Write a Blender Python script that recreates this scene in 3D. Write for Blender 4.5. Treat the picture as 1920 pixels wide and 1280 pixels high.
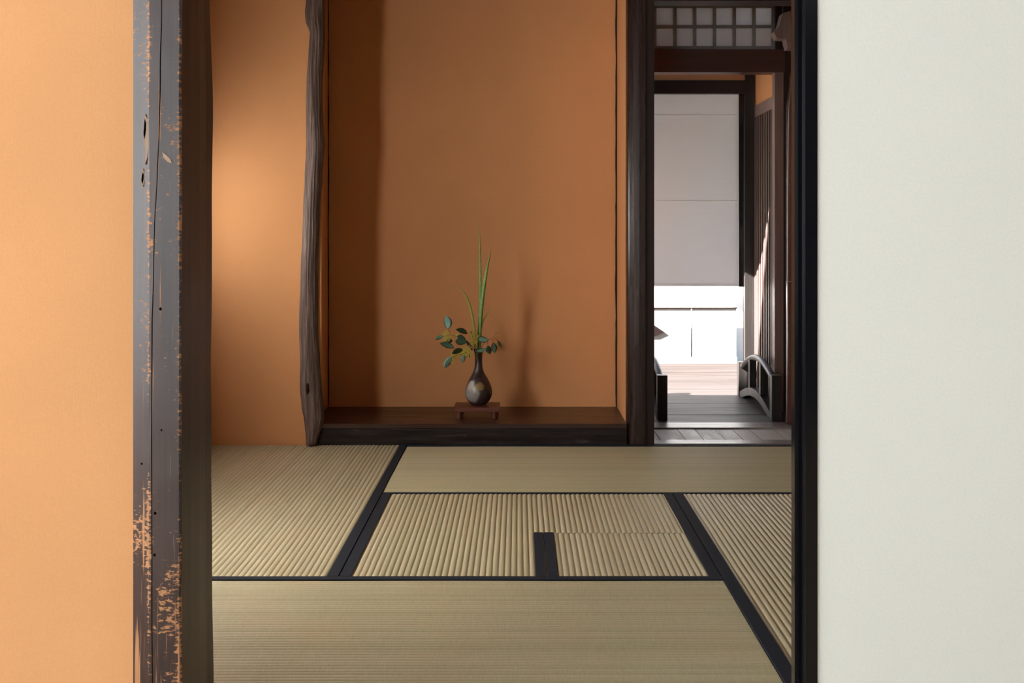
import bpy, bmesh, math, random
from mathutils import Vector, noise

for o in list(bpy.data.objects):
    bpy.data.objects.remove(o)
scene = bpy.context.scene
C = scene.collection
random.seed(7)

# ------------------------------------------------------------------ camera
EYE = 0.86            # camera height (seated eye level)
FPX = 2270.0          # focal length in pixels of the 1920 wide frame
VPX, VPY = 972.0, 436.0
cam_d = bpy.data.cameras.new('camera')
cam_d.sensor_width = 36.0
cam_d.lens = FPX / 1920 * 36.0
cam_d.shift_x = (960 - VPX) / 1920
cam_d.shift_y = (VPY - 640) / 1920
cam_d.clip_start = 0.02
cam = bpy.data.objects.new('camera', cam_d)
cam.location = (0, 0, EYE)
cam.rotation_euler = (math.pi / 2, 0, 0)
C.objects.link(cam)
scene.camera = cam

# ------------------------------------------------------------------ light
scene.view_settings.view_transform = 'Standard'
scene.view_settings.look = 'None'
scene.view_settings.gamma = 1.0
scene.view_settings.use_curve_mapping = False
scene.view_settings.exposure = 0.0

SUN_DIR = Vector((0.78, 0.22, -0.58)).normalized()
world = bpy.data.worlds.new('sky'); scene.world = world
world.use_nodes = True
wn = world.node_tree
bg = wn.nodes['Background']
sky = wn.nodes.new('ShaderNodeTexSky')
sky.sky_type = 'NISHITA'
sky.sun_disc = False
sky.sun_elevation = math.asin(-SUN_DIR.z)
sky.sun_rotation = math.atan2(-SUN_DIR.x, -SUN_DIR.y)
wn.links.new(sky.outputs[0], bg.inputs[0])
bg.inputs[1].default_value = 0.55
sun_d = bpy.data.lights.new('sun_offscreen', 'SUN')
sun_d.energy = 75.0
sun_d.color = (1.0, 0.97, 0.94)
sun_d.angle = math.radians(0.6)
sun = bpy.data.objects.new('sun_offscreen', sun_d)
sun.rotation_euler = SUN_DIR.to_track_quat('-Z', 'Y').to_euler()
sun.location = (-4, 4, 6)
C.objects.link(sun)

PAPER_FAR = 38.0       # radiance of the daylit shoji of the alcove room
PAPER_NEAR = 9.8      # radiance of the daylit shoji of the front room

# ------------------------------------------------------------------ helpers
def at(px, py, Y):
    """metric point at depth Y that a sight line through a photo pixel meets"""
    return Vector(((px - VPX) * Y / FPX, Y, EYE - (py - VPY) * Y / FPX))

def box(bm, x0, x1, y0, y1, z0, z1):
    vs = [bm.verts.new(p) for p in ((x0,y0,z0),(x1,y0,z0),(x1,y1,z0),(x0,y1,z0),
                                    (x0,y0,z1),(x1,y0,z1),(x1,y1,z1),(x0,y1,z1))]
    for f in ((0,3,2,1),(4,5,6,7),(0,1,5,4),(1,2,6,5),(2,3,7,6),(3,0,4,7)):
        bm.faces.new([vs[i] for i in f])
    return vs

def obj(name, bm, mat, parent=None, smooth=False, bevel=0.0, segs=2):
    if bevel:
        es = [e for e in bm.edges if len(e.link_faces) == 2 and e.calc_face_angle(0) > 0.6]
        bmesh.ops.bevel(bm, geom=es, offset=bevel, segments=segs, affect='EDGES', clamp_overlap=True)
    bmesh.ops.recalc_face_normals(bm, faces=bm.faces)
    xs = [v.co for v in bm.verts]
    lo = Vector((min(v.x for v in xs), min(v.y for v in xs), min(v.z for v in xs)))
    hi = Vector((max(v.x for v in xs), max(v.y for v in xs), max(v.z for v in xs)))
    org = Vector(((lo.x+hi.x)/2, (lo.y+hi.y)/2, lo.z))
    for v in bm.verts: v.co -= org
    if smooth:
        for f in bm.faces: f.smooth = True
    me = bpy.data.meshes.new(name); bm.to_mesh(me); bm.free()
    me.materials.append(mat)
    o = bpy.data.objects.new(name, me); C.objects.link(o)
    o.location = org
    if parent is not None:
        o.parent = parent
        o.location = org - wloc(parent)
    return o

def wloc(o):
    v = Vector(o.location)
    while o.parent is not None:
        o = o.parent; v += Vector(o.location)
    return v

def bobj(name, b, mat, parent=None, bevel=0.0, segs=2):
    bm = bmesh.new(); box(bm, *b)
    return obj(name, bm, mat, parent, bevel=bevel, segs=segs)

def tag(o, label=None, cat=None, group=None, kind=None):
    if label: o['label'] = label
    if cat: o['category'] = cat
    if group: o['group'] = group
    if kind: o['kind'] = kind
    return o

def empty(name, loc, label=None, cat=None, group=None, kind=None):
    o = bpy.data.objects.new(name, None); C.objects.link(o)
    o.location = loc; o.empty_display_size = 0.05
    return tag(o, label, cat, group, kind)

def prism(bm, pts, axis, a0, a1):
    """extrude a polygon; axis 'x': pts are (y,z), 'y': pts are (x,z)"""
    def mk(p, a): return (a, p[0], p[1]) if axis == 'x' else (p[0], a, p[1])
    A = [bm.verts.new(mk(p, a0)) for p in pts]; B = [bm.verts.new(mk(p, a1)) for p in pts]
    bm.faces.new(A); bm.faces.new(B[::-1])
    n = len(pts)
    for i in range(n): bm.faces.new((A[i], B[i], B[(i+1) % n], A[(i+1) % n]))

def rings(bm, rs, close=True):
    """loft through rings of equal vertex count"""
    R = [[bm.verts.new(p) for p in r] for r in rs]
    n = len(R[0])
    for a, b in zip(R, R[1:]):
        for i in range(n): bm.faces.new((a[i], a[(i+1) % n], b[(i+1) % n], b[i]))
    if close: bm.faces.new(R[0][::-1]); bm.faces.new(R[-1])
    return R

def tube(bm, pts, rad, n=8):
    rs = []
    up = Vector((0.3, 1, 0.1)).normalized()
    for i, p in enumerate(pts):
        a = pts[max(i-1, 0)]; b = pts[min(i+1, len(pts)-1)]
        t = (b - a).normalized(); u = t.cross(up).normalized(); v = t.cross(u)
        r = rad[i] if isinstance(rad, (list, tuple)) else rad
        rs.append([p + (u*math.cos(k*2*math.pi/n) + v*math.sin(k*2*math.pi/n))*r for k in range(n)])
    rings(bm, rs)

def lerp_table(tab, y):
    if y <= tab[0][0]: return tab[0][1:]
    for a, b in zip(tab, tab[1:]):
        if y <= b[0]:
            t = (y-a[0])/(b[0]-a[0]); t = t*t*(3-2*t)*0.5 + t*0.5
            return [p+(q-p)*t for p, q in zip(a[1:], b[1:])]
    return tab[-1][1:]

def carve(o, outlines):
    """cut real cavities: outlines = [(front ring, back ring)] of world points"""
    for front, back in outlines:
        bm = bmesh.new(); rings(bm, [front, back]); bmesh.ops.recalc_face_normals(bm, faces=bm.faces)
        me = bpy.data.meshes.new('cut'); bm.to_mesh(me); bm.free()
        me.materials.append(o.data.materials[0])
        c = bpy.data.objects.new('cut', me); C.objects.link(c)
        md = o.modifiers.new('cut', 'BOOLEAN'); md.operation = 'DIFFERENCE'; md.solver = 'EXACT'; md.object = c
        bpy.context.view_layer.update()
        new = bpy.data.meshes.new_from_object(o.evaluated_get(bpy.context.evaluated_depsgraph_get()))
        o.modifiers.clear(); new.name = o.name; o.data = new
        bpy.data.objects.remove(c); bpy.data.meshes.remove(me)

def oval(p, rx, rz, y0, y1, n=10, taper=0.6):
    f = [Vector((p.x+math.cos(a*2*math.pi/n)*rx, y0, p.z+math.sin(a*2*math.pi/n)*rz)) for a in range(n)]
    b = [Vector((p.x+math.cos(a*2*math.pi/n)*rx*taper, y1, p.z+math.sin(a*2*math.pi/n)*rz*taper)) for a in range(n)]
    return f, b

# ------------------------------------------------------------------ materials
class NB:
    def __init__(s, name):
        s.m = bpy.data.materials.new(name); s.m.use_nodes = True
        s.t = s.m.node_tree; s.b = s.t.nodes['Principled BSDF']
        s.out = s.t.nodes['Material Output']
    def n(s, typ, **kw):
        nd = s.t.nodes.new(typ)
        for k, v in kw.items():
            if k.startswith('_'): setattr(nd, k[1:], v)
            else: nd.inputs[k.replace('__', ' ')].default_value = v
        return nd
    def l(s, a, b): s.t.links.new(a, b)
    def coord(s, scale=(1,1,1), rnd=True):
        tc = s.n('ShaderNodeTexCoord'); mp = s.n('ShaderNodeMapping')
        mp.inputs['Scale'].default_value = scale
        s.l(tc.outputs['Object'], mp.inputs['Vector'])
        if rnd:
            oi = s.n('ShaderNodeObjectInfo'); mu = s.n('ShaderNodeMath', _operation='MULTIPLY')
            mu.inputs[1].default_value = 37.0
            s.l(oi.outputs['Random'], mu.inputs[0]); s.l(mu.outputs[0], mp.inputs['Location'])
        return mp.outputs[0]
    def noise(s, vec, scale, detail=4, rough=0.55):
        nd = s.n('ShaderNodeTexNoise', Scale=scale, Detail=detail, Roughness=rough)
        s.l(vec, nd.inputs['Vector']); return nd.outputs['Fac']
    def ramp(s, fac, stops):
        r = s.n('ShaderNodeValToRGB'); e = r.color_ramp.elements
        while len(e) < len(stops): e.new(0.5)
        for el, (p, c) in zip(e, stops):
            el.position = p; el.color = (c[0], c[1], c[2], 1) if not isinstance(c, float) else (c, c, c, 1)
        s.l(fac, r.inputs[0]); return r.outputs[0]
    def mix(s, fac, a, b, mode='MIX'):
        m = s.n('ShaderNodeMix', _data_type='RGBA', _blend_type=mode)
        for sock, v in ((m.inputs['Factor'], fac), (m.inputs['A'], a), (m.inputs['B'], b)):
            pass
        ins = [i for i in m.inputs if i.enabled]
        for i, v in zip((ins[0], ins[1], ins[2]), (fac, a, b)):
            if hasattr(v, 'links'): s.l(v, i)
            elif isinstance(v, (int, float)): i.default_value = v
            else: i.default_value = (v[0], v[1], v[2], 1)
        return [o for o in m.outputs if o.enabled][0]
    def col(s, v):
        i = s.b.inputs['Base Color']
        if hasattr(v, 'links'): s.l(v, i)
        else: i.default_value = (v[0], v[1], v[2], 1)
    def rough(s, v):
        i = s.b.inputs['Roughness']
        if hasattr(v, 'links'): s.l(v, i)
        else: i.default_value = v
    def bump(s, h, strength=0.3, dist=0.002):
        b = s.n('ShaderNodeBump', Strength=strength, Distance=dist)
        s.l(h, b.inputs['Height']); s.l(b.outputs[0], s.b.inputs['Normal'])

def mat_plain(name, col, rough=0.5, spec=0.5):
    m = NB(name); m.col(col); m.rough(rough); m.b.inputs['Specular IOR Level'].default_value = spec
    return m.m

def mat_plaster(name, col, var=0.06, bump=0.25):
    m = NB(name); v = m.coord(rnd=False)
    big = m.noise(v, 1.6, 3); fine = m.noise(v, 260, 3, 0.7)
    weave = m.noise(m.coord((420, 420, 90), rnd=False), 1.0, 2)
    a = [c*(1-var) for c in col]; b = [min(1, c*(1+var)) for c in col]
    c1 = m.ramp(big, [(0.3, a), (0.7, b)])
    c2 = m.ramp(fine, [(0.35, (0.93,)*3), (0.65, (1.0,)*3)])
    m.col(m.mix(0.6, c1, c2, 'MULTIPLY'))
    m.rough(0.9); m.b.inputs['Specular IOR Level'].default_value = 0.15
    h = m.mix(0.5, fine, weave)
    m.bump(h, bump, 0.0012)
    return m.m

def mat_wood(name, lo, hi, axis='z', rough=(0.35, 0.6), scale=1.0, bump=0.25, knots=False, spec=0.5):
    m = NB(name)
    k = {'x': (2.2, 45, 45), 'y': (45, 2.2, 45), 'z': (45, 45, 2.2)}[axis]
    v = m.coord(tuple(q*scale for q in k))
    g = m.noise(v, 1.0, 6, 0.62)
    k2 = {'x': (0.7, 9, 9), 'y': (9, 0.7, 9), 'z': (9, 9, 0.7)}[axis]
    v2 = m.coord(tuple(q*scale for q in k2))
    w = m.n('ShaderNodeTexNoise', Scale=1.0, Detail=3, Distortion=1.2); m.l(v2, w.inputs['Vector'])
    f = m.mix(0.5, g, w.outputs['Fac'])
    m.col(m.ramp(f, [(0.32, lo), (0.5, [(a+b)/2 for a, b in zip(lo, hi)]), (0.68, hi)]))
    m.rough(m.ramp(g, [(0.3, float(rough[0])), (0.7, float(rough[1]))]))
    m.b.inputs['Specular IOR Level'].default_value = spec
    m.bump(g, bump, 0.0015)
    return m.m

def mat_tatami(name, run):
    """rush facing; ridges run along 'run', rush stalks lie across them"""
    m = NB(name)
    tc = m.n('ShaderNodeTexCoord'); sep = m.n('ShaderNodeSeparateXYZ'); m.l(tc.outputs['Object'], sep.inputs[0])
    ac = sep.outputs['Y'] if run == 'x' else sep.outputs['X']
    d = m.n('ShaderNodeMath', _operation='DIVIDE'); m.l(ac, d.inputs[0]); d.inputs[1].default_value = RIDGE
    fl = m.n('ShaderNodeMath', _operation='FLOOR'); m.l(d.outputs[0], fl.inputs[0])
    wn_ = m.n('ShaderNodeTexWhiteNoise', _noise_dimensions='1D'); m.l(fl.outputs[0], wn_.inputs['W'])
    fr = m.n('ShaderNodeMath', _operation='FRACT'); m.l(d.outputs[0], fr.inputs[0])
    base = m.ramp(wn_.outputs['Value'], [(0.0, (0.425, 0.38, 0.235)), (0.5, (0.465, 0.415, 0.265)), (1.0, (0.50, 0.44, 0.29))])
    stalk = m.noise(m.coord((700, 30, 30) if run == 'x' else (30, 700, 30)), 1.0, 2)
    c2 = m.ramp(stalk, [(0.3, (0.80, 0.79, 0.76)), (0.7, (1.0, 1.0, 1.0))])
    c = m.mix(0.8, base, c2, 'MULTIPLY')
    v = m.coord((1, 1, 1))
    fade = m.noise(v, 5.0, 3)
    c = m.mix(m.ramp(fade, [(0.48, 0.0), (0.75, 0.3)]), c, (0.50, 0.36, 0.21))
    m.col(c); m.rough(0.48); m.b.inputs['Specular IOR Level'].default_value = 0.4
    m.bump(stalk, 0.35, 0.0008)
    return m.m

RIDGE = 0.0159
M = {}
M['plaster'] = mat_plaster('ochre sand plaster', (0.67, 0.330, 0.145))
M['white_plaster'] = mat_plaster('white plaster', (0.80, 0.79, 0.76), 0.02)
M['ceil'] = mat_wood('ceiling cedar', (0.10, 0.06, 0.035), (0.2, 0.12, 0.07), 'x')
M['paper'] = mat_plaster('fusuma paper', (0.845, 0.84, 0.785), 0.015, 0.05)
M['lacquer'] = mat_plain('black lacquer', (0.005, 0.005, 0.007), 0.14, 0.45)
M['cloth'] = None
m = NB('indigo black cloth border'); v = m.coord((900, 900, 900))
m.col(m.ramp(m.noise(v, 1.0, 2), [(0.3, (0.006, 0.0085, 0.014)), (0.7, (0.013, 0.018, 0.028))])); m.rough(0.8); m.b.inputs['Specular IOR Level'].default_value = 0.25
m.bump(m.noise(v, 1.0, 1), 0.4, 0.0006); M['cloth'] = m.m
M['straw'] = mat_plain('straw core', (0.35, 0.28, 0.15), 0.9)
M['dark_wood_z'] = mat_wood('dark stained post', (0.011, 0.006, 0.005), (0.032, 0.016, 0.012), 'z', (0.35, 0.55), spec=0.25)
M['dark_wood_x'] = mat_wood('dark stained beam', (0.011, 0.006, 0.005), (0.030, 0.016, 0.012), 'x', (0.35, 0.55), spec=0.3)
M['dark_wood_y'] = mat_wood('dark stained rail', (0.014, 0.009, 0.008), (0.036, 0.02, 0.014), 'y', (0.25, 0.5))
M['red_wood_x'] = mat_wood('red brown beam', (0.045, 0.012, 0.007), (0.085, 0.024, 0.013), 'x', (0.3, 0.5))
M['alcove_board'] = mat_wood('alcove floorboard', (0.024, 0.010, 0.007), (0.060, 0.026, 0.017), 'x', (0.25, 0.42))
M['sill'] = mat_wood('worn sill', (0.10, 0.08, 0.075), (0.22, 0.185, 0.165), 'x', (0.25, 0.45))
M['silver'] = mat_wood('silvered boards', (0.24, 0.235, 0.225), (0.54, 0.53, 0.51), 'y', (0.4, 0.6), 0.8, 0.5)
M['deck'] = mat_wood('worn bridge planks', (0.028, 0.021, 0.019), (0.075, 0.060, 0.054), 'x', (0.42, 0.6), spec=0.12)
M['pale_board'] = mat_wood('pale boards', (0.165, 0.16, 0.15), (0.215, 0.21, 0.20), 'z', (0.7, 0.9), 0.7)
M['slat'] = mat_wood('brown slats', (0.070, 0.046, 0.040), (0.150, 0.105, 0.092), 'z', (0.4, 0.6), spec=0.3)
M['slat_back'] = mat_wood('brown wall board', (0.20, 0.14, 0.11), (0.30, 0.22, 0.175), 'z', (0.5, 0.7))
M['jamb'] = mat_wood('pale brown jamb', (0.16, 0.10, 0.085), (0.28, 0.19, 0.165), 'z', (0.3, 0.5))
M['kumiko'] = mat_wood('grey lattice', (0.21, 0.205, 0.20), (0.29, 0.285, 0.28), 'x', (0.5, 0.7))
M['log_red'] = mat_wood('polished red log', (0.05, 0.018, 0.014), (0.11, 0.045, 0.034), 'z', (0.16, 0.3))
M['stand'] = mat_wood('red brown stand', (0.07, 0.018, 0.010), (0.13, 0.036, 0.02), 'x', (0.3, 0.5))
M['rail'] = mat_wood('dark railing', (0.016, 0.013, 0.012), (0.045, 0.039, 0.036), 'z', (0.35, 0.5), spec=0.3)
M['metal'] = mat_plain('dull metal', (0.35, 0.34, 0.33), 0.35)
M['soil'] = mat_plaster('garden gravel', (0.42, 0.40, 0.36), 0.15, 0.5)
M['tat_x'] = mat_tatami('rush facing lengthwise', 'x')
M['tat_y'] = mat_tatami('rush facing crosswise', 'y')

def mat_shoji(name, strength, col=(0.90, 0.95, 1.0)):
    m = NB(name); m.col((0.85, 0.85, 0.82)); m.rough(0.9)
    m.b.inputs['Emission Color'].default_value = (*col, 1)
    m.b.inputs['Emission Strength'].default_value = strength
    return m.m
M['shoji_far'] = mat_shoji('daylit shoji paper alcove room', PAPER_FAR, (1.0, 0.97, 0.92))
M['shoji_corner'] = mat_shoji('daylit shoji paper corner', PAPER_FAR*0.66, (1.0, 0.97, 0.92))
M['shoji_near'] = mat_shoji('daylit shoji paper front room', PAPER_NEAR, (0.87, 0.95, 1.0))

# translucent paper and blind cloth
def mat_thin(name, col, trans, rough=0.9, lines=None):
    m = NB(name)
    tr = m.n('ShaderNodeBsdfTranslucent'); tr.inputs[0].default_value = (*col, 1)
    ms = m.n('ShaderNodeMixShader', Fac=trans)
    m.rough(rough); m.b.inputs['Specular IOR Level'].default_value = 0.1
    if lines:
        h = m.noise(m.coord(lines), 1.0, 2)
        m.col(m.ramp(h, [(0.3, [c*0.93 for c in col]), (0.7, col)])); m.bump(h, 0.3, 0.0006)
    else: m.col(col)
    m.l(m.b.outputs[0], ms.inputs[1]); m.l(tr.outputs[0], ms.inputs[2]); m.l(ms.outputs[0], m.out.inputs[0])
    return m.m
M['transom_paper'] = mat_thin('transom paper', (0.86, 0.85, 0.83), 0.5)
M['blind'] = mat_thin('blind cloth', (0.65, 0.645, 0.65), 0.54, 0.85, (6, 6, 500))

# worn near post: dark lacquer rubbed through to raw orange wood
def mat_worn_post():
    m = NB('worn lacquered post')
    g = m.noise(m.coord((60, 60, 2.0), rnd=False), 1.0, 5)
    base = m.ramp(g, [(0.3, (0.020, 0.009, 0.007)), (0.7, (0.048, 0.021, 0.016))])
    s1 = m.noise(m.coord((95, 95, 230), rnd=False), 1.0, 5, 0.65)
    where = m.noise(m.coord((14, 14, 5), rnd=False), 1.0, 3)
    fl = m.n('ShaderNodeMath', _operation='MULTIPLY'); m.l(s1, fl.inputs[0]); m.l(where, fl.inputs[1])
    tcw = m.n('ShaderNodeTexCoord'); sx = m.n('ShaderNodeSeparateXYZ'); m.l(tcw.outputs['Object'], sx.inputs[0])
    acc = fl.outputs[0]
    for xe in (-0.5645+0.5525, -0.5165+0.5525):
        d = m.n('ShaderNodeMath', _operation='SUBTRACT'); m.l(sx.outputs['X'], d.inputs[0]); d.inputs[1].default_value = xe
        ab = m.n('ShaderNodeMath', _operation='ABSOLUTE'); m.l(d.outputs[0], ab.inputs[0])
        bo = m.ramp(ab.outputs[0], [(0.0, 0.10), (0.006, 0.0)])
        sm = m.n('ShaderNodeMath', _operation='ADD'); m.l(acc, sm.inputs[0]); m.l(bo, sm.inputs[1]); acc = sm.outputs[0]
    flecks = m.ramp(acc, [(0.345, 0.0), (0.375, 1.0)])
    s2 = m.noise(m.coord((150, 150, 3.0), rnd=False), 1.0, 3, 0.6)
    tc = m.n('ShaderNodeTexCoord'); sp = m.n('ShaderNodeSeparateXYZ'); m.l(tc.outputs['Object'], sp.inputs[0])
    low = m.ramp(sp.outputs['Z'], [(0.16, 0.12), (0.50, 0.0)])
    ad = m.n('ShaderNodeMath', _operation='ADD'); m.l(s2, ad.inputs[0]); m.l(low, ad.inputs[1])
    streak = m.ramp(ad.outputs[0], [(0.66, 0.0), (0.71, 0.9)])
    raw = m.ramp(g, [(0.3, (0.30, 0.12, 0.045)), (0.7, (0.50, 0.24, 0.10))])
    mx = m.n('ShaderNodeMath', _operation='MAXIMUM'); m.l(flecks, mx.inputs[0]); m.l(streak, mx.inputs[1])
    # the rub-through sits on the front of the post, the door side keeps its finish
    geo = m.n('ShaderNodeNewGeometry'); sn = m.n('ShaderNodeSeparateXYZ'); m.l(geo.outputs['True Normal'], sn.inputs[0])
    fr = m.ramp(sn.outputs['X'], [(0.75, 1.0), (0.95, 0.05)])
    mf = m.n('ShaderNodeMath', _operation='MULTIPLY'); m.l(mx.outputs[0], mf.inputs[0]); m.l(fr, mf.inputs[1])
    m.col(m.mix(mf.outputs[0], base, raw))
    m.rough(m.ramp(mf.outputs[0], [(0.0, 0.40), (1.0, 0.75)]))
    m.b.inputs['Specular IOR Level'].default_value = 0.5
    hb = m.mix(0.5, g, s2)
    m.bump(hb, 0.3, 0.0015)
    return m.m
M['worn_post'] = mat_worn_post()

def mat_bark():
    m = NB('barked log')
    g = m.noise(m.coord((95, 95, 6), rnd=False), 1.0, 5, 0.62)
    c = m.ramp(g, [(0.36, (0.085, 0.054, 0.044)), (0.50, (0.135, 0.090, 0.075)), (0.68, (0.25, 0.185, 0.16))])
    p = m.noise(m.coord((60, 60, 25), rnd=False), 1.0, 4)
    c = m.mix(m.ramp(p, [(0.66, 0.0), (0.72, 0.7)]), c, (0.16, 0.06, 0.02))
    m.col(c); m.rough(m.ramp(g, [(0.3, 0.8), (0.7, 0.5)])); m.bump(g, 1.0, 0.008)
    return m.m
M['bark'] = mat_bark()

def mat_rough_beam():
    m = NB('rough hewn alcove sill')
    g = m.noise(m.coord((6, 60, 90), rnd=False), 1.0, 6, 0.65)
    w = m.noise(m.coord((4, 30, 26), rnd=False), 1.0, 5, 0.7)
    c = m.ramp(g, [(0.3, (0.006, 0.004, 0.004)), (0.6, (0.020, 0.012, 0.010)), (0.85, (0.045, 0.030, 0.025))])
    c = m.mix(m.ramp(w, [(0.62, 0.0), (0.72, 0.55)]), c, (0.13, 0.10, 0.09))
    m.col(c); m.rough(0.6); m.b.inputs['Specular IOR Level'].default_value = 0.25; m.bump(m.mix(0.5, g, w), 0.8, 0.005)
    return m.m
M['rough_beam'] = mat_rough_beam()

def mat_vase():
    m = NB('ash glazed stoneware')
    n1 = m.noise(m.coord((1, 1, 1), rnd=False), 22, 5, 0.6)
    base = m.ramp(n1, [(0.3, (0.018, 0.012, 0.014)), (0.7, (0.055, 0.036, 0.034))])
    tc = m.n('ShaderNodeTexCoord')
    def blob(c, r, soft):
        d = m.n('ShaderNodeVectorMath', _operation='DISTANCE'); m.l(tc.outputs['Object'], d.inputs[0]); d.inputs[1].default_value = c
        a = m.n('ShaderNodeMath', _operation='MULTIPLY_ADD'); m.l(n1, a.inputs[0]); a.inputs[1].default_value = 0.035; m.l(d.outputs['Value'], a.inputs[2])
        return m.ramp(a.outputs[0], [(r, 1.0), (r+soft, 0.0)])
    c = m.mix(blob((-0.030, -0.045, 0.055), 0.052, 0.010), base, (0.24, 0.225, 0.215))  # grey: part ash glaze, part window reflection put into the colour
    c = m.mix(blob((-0.034, -0.040, 0.088), 0.034, 0.008), c, (0.36, 0.32, 0.27))
    c = m.mix(blob((0.004, -0.055, 0.083), 0.034, 0.006), c, (0.26, 0.17, 0.07))
    m.col(c); m.rough(m.ramp(n1, [(0.3, 0.22), (0.7, 0.42)])); m.bump(n1, 0.25, 0.002)
    return m.m
M['vase'] = mat_vase()

def mat_leaf(name, a, b, rough=0.5, trans=0.15):
    m = NB(name)
    g = m.noise(m.coord((90, 90, 90)), 1.0, 3)
    c = m.ramp(g, [(0.3, a), (0.7, b)]); m.col(c); m.rough(rough)
    tr = m.n('ShaderNodeBsdfTranslucent'); m.l(c, tr.inputs[0])
    ms = m.n('ShaderNodeMixShader', Fac=trans)
    m.l(m.b.outputs[0], ms.inputs[1]); m.l(tr.outputs[0], ms.inputs[2]); m.l(ms.outputs[0], m.out.inputs[0])
    return m.m
M['leaf_pale'] = mat_leaf('pale eucalyptus leaf', (0.16, 0.30, 0.235), (0.22, 0.38, 0.30))
M['leaf_mid'] = mat_leaf('eucalyptus leaf', (0.065, 0.145, 0.095), (0.10, 0.20, 0.135))
M['leaf_dark'] = mat_leaf('dark eucalyptus leaf', (0.022, 0.05, 0.022), (0.04, 0.08, 0.035))
M['grass'] = mat_leaf('green blade', (0.20, 0.34, 0.075), (0.32, 0.48, 0.15), 0.4, 0.25)
M['grass_yel'] = mat_leaf('yellow green blade', (0.32, 0.40, 0.07), (0.42, 0.50, 0.12), 0.4, 0.25)
M['twig'] = mat_plain('red twig', (0.16, 0.055, 0.035), 0.6)
M['bud'] = mat_leaf('yellow buds', (0.55, 0.48, 0.06), (0.72, 0.64, 0.13), 0.6, 0.1)
M['bud_or'] = mat_leaf('orange buds', (0.42, 0.20, 0.05), (0.55, 0.30, 0.08), 0.6, 0.1)

# ------------------------------------------------------------------ key dimensions (metres)
YW = 4.917                    # alcove wall plane of the tatami room
YB = 5.40                     # back wall of the alcove
XL, XR = -1.405, 1.46         # tatami room sides
XS1, XS2 = -0.450, 0.508      # tatami seams
Y1, Y2, Y3 = YW-0.005, 3.992, 3.031
YN = 2.076                    # front edge of the tatami room
CEIL = 2.35

# ------------------------------------------------------------------ structure
def struct(name, b, mat, label, parent=None, bevel=0.0):
    return tag(bobj(name, b, mat, parent, bevel), label, None, None, 'structure')

struct('floor', (-2.6, 1.9, -2.6, YB+0.08, -0.12, -0.052), M['ceil'], 'sub floor under the tatami mats')
struct('ceiling_front_room', (-2.6, 1.9, -2.6, 1.96, CEIL, CEIL+0.06), M['ceil'], 'dark cedar board ceiling of the front room')
struct('ceiling', (-2.6, 1.9, 1.96, YB+0.1, CEIL, CEIL+0.06), M['ceil'], 'dark cedar board ceiling of the tatami room')
# alcove room
wl = struct('wall_front_left', (XL, -0.80, YW, YW+0.06, -0.05, CEIL), M['plaster'], 'ochre plaster wall left of the gnarled alcove post')
struct('wall_alcove_back', (-0.91, 0.50, YB, YB+0.08, -0.05, CEIL), M['plaster'], 'russet plaster back wall of the alcove')
struct('wall_alcove_left', (-0.91, -0.849, YW+0.06, YB, -0.05, CEIL), M['plaster'], 'shaded left side wall of the alcove')
struct('wall_alcove_right', (0.44, 0.50, YW+0.055, YB, -0.05, CEIL), M['plaster'], 'narrow sunlit right side wall of the alcove')
struct('wall_above_alcove', (-0.80, 0.46, YW, YW+0.06, 2.0, CEIL), M['plaster'], 'plaster strip over the alcove lintel')
struct('trim_1', (-0.80, 0.46, YW-0.02, YW+0.06, 1.93, 2.0), M['dark_wood_x'], 'dark alcove lintel beam', None, 0.004)
struct('wall_right', (XR, XR+0.08, YN, YW+0.1, -0.05, CEIL), M['dark_wood_z'], 'unseen right wall of the tatami room, made dark to cut fill light')  # out of view; dark finish put in to lower fill in the alcove
# left wall with a window opening
WA = (2.94, 3.47, 0.52, 1.42)      # tall paper window
WB = (4.42, 4.72, 0.72, 1.18)      # small paper window near the corner
bm = bmesh.new()
for a, b in ((YN, WA[0]), (WA[1], WB[0]), (WB[1], YW+0.06)): box(bm, XL-0.08, XL, a, b, -0.05, CEIL)
for W in (WA, WB):
    box(bm, XL-0.08, XL, W[0], W[1], -0.05, W[2]); box(bm, XL-0.08, XL, W[0], W[1], W[3], CEIL)
tag(obj('wall_left', bm, M['plaster']), 'plaster left wall of the tatami room holding two paper windows', kind='structure')

def shoji_window(name, label, axis, a0, a1, z0, z1, p, inward, mat, nx, nz):
    """paper window lying in the plane axis = p; a0..a1 along the wall"""
    def bb(u0, u1, w0, w1, d0, d1):
        lo, hi = sorted((p + inward*d0, p + inward*d1))
        return (lo, hi, u0, u1, w0, w1) if axis == 'x' else (u0, u1, lo, hi, w0, w1)
    mid = (a0+a1)/2
    w = empty(name, (p, mid, z0) if axis == 'x' else (mid, p, z0), label, None, None, 'structure')
    bobj('paper_offscreen', bb(a0, a1, z0, z1, -0.004, 0.0), mat, w)
    for u in (a0, a1-0.03): bobj('stile', bb(u, u+0.03, z0, z1, 0.0005, 0.03), M['dark_wood_z'], w, 0.002)
    for u in (z0, z1-0.03): bobj('rail', bb(a0+0.03, a1-0.03, u, u+0.03, 0.0005, 0.03), M['dark_wood_x'], w, 0.002)
    for i in range(1, nx):
        u = a0+(a1-a0)*i/nx; bobj('lattice_bar', bb(u-0.004, u+0.004, z0+0.03, z1-0.03, 0.0005, 0.012), M['dark_wood_z'], w)
    for i in range(1, nz):
        u = z0+(z1-z0)*i/nz; bobj('lattice_bar', bb(a0+0.03, a1-0.03, u-0.004, u+0.004, 0.013, 0.022), M['dark_wood_x'], w)
    return w
shoji_window('window_left_offscreen', 'tall daylit paper window in the left wall of the tatami room', 'x', *WA, XL-0.04, 1, M['shoji_far'], 3, 5)
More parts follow.
